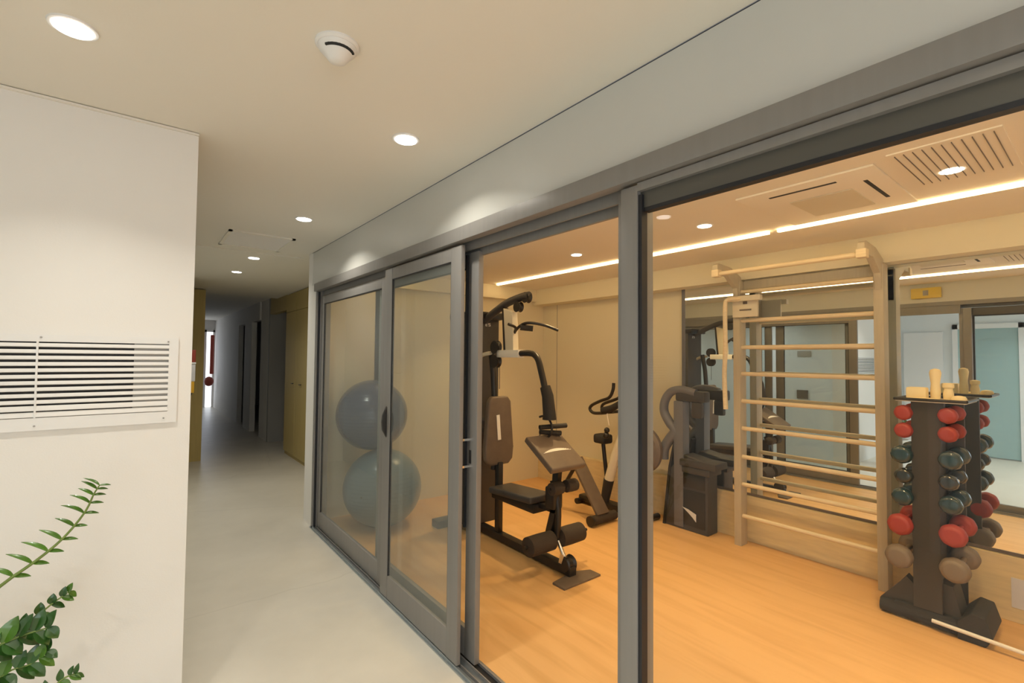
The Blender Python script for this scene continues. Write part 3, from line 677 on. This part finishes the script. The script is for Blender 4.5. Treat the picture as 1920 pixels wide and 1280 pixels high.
levels = [(1.278, .050, .11, 'red', 'small red', 'top'), (1.168, .050, .11, 'red', 'small red', 'second'), (1.018, .059, .12, 'teal', 'glossy dark teal', 'third'),
          (.888, .050, .12, 'slate', 'glossy black', 'fourth'), (.757, .058, .12, 'teal', 'glossy dark teal', 'fifth'), (.588, .068, .14, 'red', 'large red', 'sixth'), (.395, .074, .15, 'greyn', 'large grey-brown', 'lowest')]
names = {'red': 'red', 'teal': 'dark teal', 'slate': 'black', 'greyn': 'grey-brown'}
def dumbbell(yc, z, r, half, m, label):
    xc = 3.905
    t = thing('dumbbell', label, 'dumbbell', (xc, yc, z-r), 'dumbbells hung on both sides of the rack')
    for s in (-1, 1):
        hx = xc+s*half
        k = .62
        prof = [(r*.45, -r*k*1.05), (r*.80, -r*k*.95), (r*.98, -r*k*.45), (r*1.02, 0), (r*.98, r*k*.45), (r*.80, r*k*.95), (r*.45, r*k*1.05)]
        h = MB().lathe((hx, yc, z), prof, n=8, axis='x')
        bmesh.ops.bevel(h.bm, geom=h.bm.edges[:], offset=r*.2, segments=3, affect='EDGES', profile=.5)
        obj('head', h, M[m], t)
    obj('handle', MB().tube([(xc-half, yc, z), (xc+half, yc, z)], .015), M['chrome'] if m in ('teal', 'slate') else M[m], t)
hk = []
for z, r, half, m, nm, lev in levels:
    yl = cy1+.012+r; yr = cy0-.012-r
    dumbbell(yl, z, r, half, m, f'{nm} dumbbell on the left side of the rack, {lev} from the top' if lev not in ('top', 'lowest') else f'{nm} dumbbell on the left side of the rack, {lev} one')
    dumbbell(yr, z, r, half, m, f'{nm} dumbbell on the right side of the rack, {lev} from the top' if lev not in ('top', 'lowest') else f'{nm} dumbbell on the right side of the rack, {lev} one')
    for y, ye in ((cy1+.003, yl), (cy0-.003, yr)):
        obj('cradle_hook', MB().tube([(3.93, y, z-.035), (3.93, ye, z-.026), (3.93, ye+(.02 if ye > y else -.02), z-.003)], .009, n=8), M['tag'], rk)
# cream pieces on the tray
def cream(name, mb, label, cat):
    o = obj(name, mb, M['cream_wax']); tag(o, label, cat); return o
zt = 1.363
cream('massage_roller', MB().lathe((3.90, .715, zt), [(.024, 0), (.026, .05), (.022, .10), (.027, .14), (.030, .165), (.024, .185), (.006, .192)], n=20), 'tall cream rounded stick standing on the rack tray', 'roller')
cream('foam_block', MB().box((3.82, .745, zt), (3.90, .845, zt+.075), bev=.012), 'cream foam block at the left of the rack tray', 'foam block')
cream('cream_jar', MB().lathe((3.90, .655, zt), [(.024, 0), (.026, .04), (.02, .07), (.028, .08), (.027, .10), (.01, .105)], n=20), 'short cream knobbed jar right of the tall stick on the tray', 'jar')
cream('foam_pad', MB().lathe((3.85, .60, zt), [(.035, 0), (.036, .018), (.028, .03), (.01, .034)], n=24), 'small flat cream pad at the right of the rack tray', 'foam pad')
cream('folded_towel', MB().box((3.78, .68, zt), (3.815, .83, zt+.014), bev=.006), 'thin folded cream cloth along the front of the rack tray', 'towel')

st = obj('reflection_rod', MB().tube([(3.776, .73, .058), (3.77, -.7, .012)], .011), M['tag']); tag(st, 'thin white rod before the dumbbell rack base, standing in for a reflection in the glass', 'reflection rod')  # white rod added in place of a reflection line in the glass
sg = obj('pale_rectangle', MB().box((4.297, .10, .09), (4.3003, .45, .27)), M['pale_plastic']); tag(sg, 'pale flat rectangle low on the plinth right of the rack', 'flat rectangle')  # flat pale rectangle on the plinth front
es = thing('exit_sign', 'small amber box sign mounted high on the header', 'sign', (XB, 1.0, 2.35))
obj('housing', MB().box((XB+.002, 1.25, 2.33), (XB+.04, 1.52, 2.45), bev=.006), M['amber'], es)
obj('dark_mark', MB().box((XB+.04, 1.36, 2.36), (XB+.0415, 1.41, 2.42)), M['grey_panel'], es, False)

# ------------------------------------------------------------------ plant
pb = Vector((-.47, 2.16, .40))
pt = thing('zz_plant', 'glossy green potted plant with arching leafy stems in front of the white wall', 'plant', (pb.x, pb.y, 0))
obj('pot', MB().lathe((pb.x, pb.y, 0), [(.12, 0), (.15, .02), (.18, .40), (.185, .42), (.165, .42), (.16, .36), (.001, .355)], n=40), M['pot'], pt)
obj('soil', MB().lathe((pb.x, pb.y, .352), [(.16, .0), (.155, .012), (.001, .016)], n=32), M['soil'], pt)
def leaf(mb, base, dirv, up, L, W, droop=.16):
    d = dirv.normalized(); side = d.cross(up).normalized(); nrm = side.cross(d).normalized()
    n = 7; rows = []
    for i in range(n+1):
        t = i/n
        w = W*math.sin(PI*min(1, t*.96+.03))**.75*(1-.25*t)
        c = base+d*(L*t)+nrm*(-droop*L*t*t+.03*L*t)
        rows.append([mb.bm.verts.new(c-side*w+nrm*w*.35), mb.bm.verts.new(c), mb.bm.verts.new(c+side*w+nrm*w*.35)])
    th = nrm*-.0012
    lo = [[mb.bm.verts.new(v.co+th) for v in r] for r in rows]
    for A, B in zip(rows, rows[1:]):
        for j in range(2): mb.bm.faces.new((A[j], A[j+1], B[j+1], B[j]))
    for A, B in zip(lo, lo[1:]):
        for j in range(2): mb.bm.faces.new((A[j+1], A[j], B[j], B[j+1]))
    for q in (0, 2):
        for i in range(n): mb.bm.faces.new((rows[i][q], rows[i+1][q], lo[i+1][q], lo[i][q]))
    for q in (0, n):
        for j in range(2): mb.bm.faces.new((rows[q][j], rows[q][j+1], lo[q][j+1], lo[q][j]))
def cat(P, t):
    n = len(P)-1; s = min(int(t*n), n-1); u = t*n-s
    p0 = P[max(s-1, 0)]; p1 = P[s]; p2 = P[s+1]; p3 = P[min(s+2, n)]
    return .5*((2*p1)+(p2-p0)*u+(2*p0-5*p1+4*p2-p3)*u*u+(3*p1-p0-3*p2+p3)*u**3)
def stem(pts, r0, r1, t0, nl, L, W, lm, sidev, seed, fern=False):
    rnd = random.Random(seed)
    P = [Vector(p) for p in pts]
    Q = [cat(P, k/24) for k in range(25)]
    sm = obj('stem', MB().tube(Q, [r0, r1], n=8), M['stem'], pt)
    for k in range(nl):
        t = t0+(1-t0)*k/(nl-1) if nl > 1 else 1
        c = cat(P, min(t, .999)); tn = (cat(P, min(1, t+.03))-cat(P, max(0, t-.03))).normalized()
        sc = 1-.35*(k/max(1, nl-1))
        for s in (-1, 1):
            dv = (tn*(.55+rnd.uniform(-.1, .15))+sidev*s*(.9)+Vector((0, rnd.uniform(-.35, .15), rnd.uniform(-.05, .2)))).normalized()
            if fern: dv = Vector((-.75, -.1, 1.05+rnd.uniform(-.08, .08))) if s > 0 else Vector((.95, -.1, -.12+.2*t+rnd.uniform(-.05, .05)))
            LL = L*(1.15 if s > 0 else .68) if fern else L
            mb = MB(); leaf(mb, c, dv, Vector((rnd.uniform(-.2, .2), -.55, 1)).normalized(), LL*sc*rnd.uniform(.85, 1.15), W*sc*rnd.uniform(.9, 1.1), (.55 if s > 0 else .2) if fern else .16)
            obj('leaf', mb, lm if rnd.random() > .25 else M['leaf'], pt)
S = Vector((-.62, 0, .78)); 
stem([pb, (-.44, 2.18, .62), (-.375, 2.2, .79), (-.315, 2.2, .865), (-.235, 2.2, .925), (-.171, 2.2, .985), (-.12, 2.2, 1.06), (-.100, 2.2, 1.115), (-.085, 2.2, 1.145)], .007, .002, .42, 10, .062, .0095, M['leaf'], S, 1, True)
stem([pb, (-.43, 2.15, .56), (-.36, 2.12, .66), (-.28, 2.12, .72), (-.20, 2.13, .79), (-.15, 2.14, .822)], .006, .002, .42, 8, .048, .017, M['leaf_dark'], Vector((-.3, .1, .95)), 2)
stem([pb, (-.44, 2.10, .56), (-.38, 2.06, .68), (-.31, 2.05, .735), (-.25, 2.05, .755), (-.19, 2.05, .76)], .006, .002, .38, 7, .075, .030, M['leaf_dark'], Vector((-.2, .1, .95)), 3)
stem([pb, (-.42, 2.12, .50), (-.33, 2.08, .60), (-.27, 2.06, .655), (-.22, 2.05, .665), (-.19, 2.05, .69)], .004, .0015, .55, 5, .06, .022, M['leaf_dark'], Vector((-.2, .1, .95)), 4)
stem([pb, (-.38, 2.08, .44), (-.28, 2.04, .50), (-.21, 2.03, .55), (-.15, 2.03, .60), (-.12, 2.03, .605)], .005, .002, .45, 6, .045, .014, M['leaf_dark'], Vector((-.5, .1, .85)), 5)
stem([pb, (-.50, 2.10, .56), (-.50, 2.02, .74), (-.47, 2.0, .90)], .006, .002, .3, 7, .07, .026, M['leaf_dark'], Vector((-.9, .1, .3)), 6)

# ------------------------------------------------------------------ other light: added window fill in the foyer, dim far corridor
light('AREA', 'added_foyer_fill', (-.9, Y0+.08, 1.5), 12, (.86, .93, 1.0), 2.1, rot=(math.radians(90), 0, 0), size_y=1.35)
light('AREA', 'far_daylight', (1.3, 17.1, 1.4), 5, (.8, .88, 1), .6, rot=(math.radians(-90), 0, 0), size_y=1.8)

w = bpy.data.worlds.new('world'); SC.world = w; w.use_nodes = True
w.node_tree.nodes['Background'].inputs[0].default_value = (.5, .5, .5, 1)
w.node_tree.nodes['Background'].inputs[1].default_value = .3

# ------------------------------------------------------------------ camera
yaw, pitch, roll, f = 0.666062384, 0.0334865382, 0.00901799213, 897.733651
fwd = Vector((math.sin(yaw)*math.cos(pitch), math.cos(yaw)*math.cos(pitch), math.sin(pitch)))
rt = Vector((math.cos(yaw), -math.sin(yaw), 0)); upv = rt.cross(fwd)
r2 = rt*math.cos(roll)+upv*math.sin(roll); u2 = -rt*math.sin(roll)+upv*math.cos(roll)
cam = bpy.data.cameras.new('camera'); co = bpy.data.objects.new('camera', cam); COL.objects.link(co)
mw = Matrix(((r2.x, u2.x, -fwd.x, 0), (r2.y, u2.y, -fwd.y, 0), (r2.z, u2.z, -fwd.z, 1.6), (0, 0, 0, 1)))
co.matrix_world = mw
cam.sensor_fit = 'HORIZONTAL'; cam.sensor_width = 36; cam.lens = f/1920*36; cam.clip_start = .02
SC.camera = co

SC.view_settings.view_transform = 'Standard'; SC.view_settings.look = 'None'
SC.view_settings.gamma = 1; SC.view_settings.exposure = 0.0; SC.view_settings.use_curve_mapping = False
c = SC.cycles
c.use_denoising = True; c.use_adaptive_sampling = True; c.adaptive_threshold = .04
c.max_bounces = 8; c.diffuse_bounces = 4; c.glossy_bounces = 5; c.transparent_max_bounces = 16; c.transmission_bounces = 6
c.sample_clamp_indirect = 6
c.caustics_reflective = True; c.caustics_refractive = False
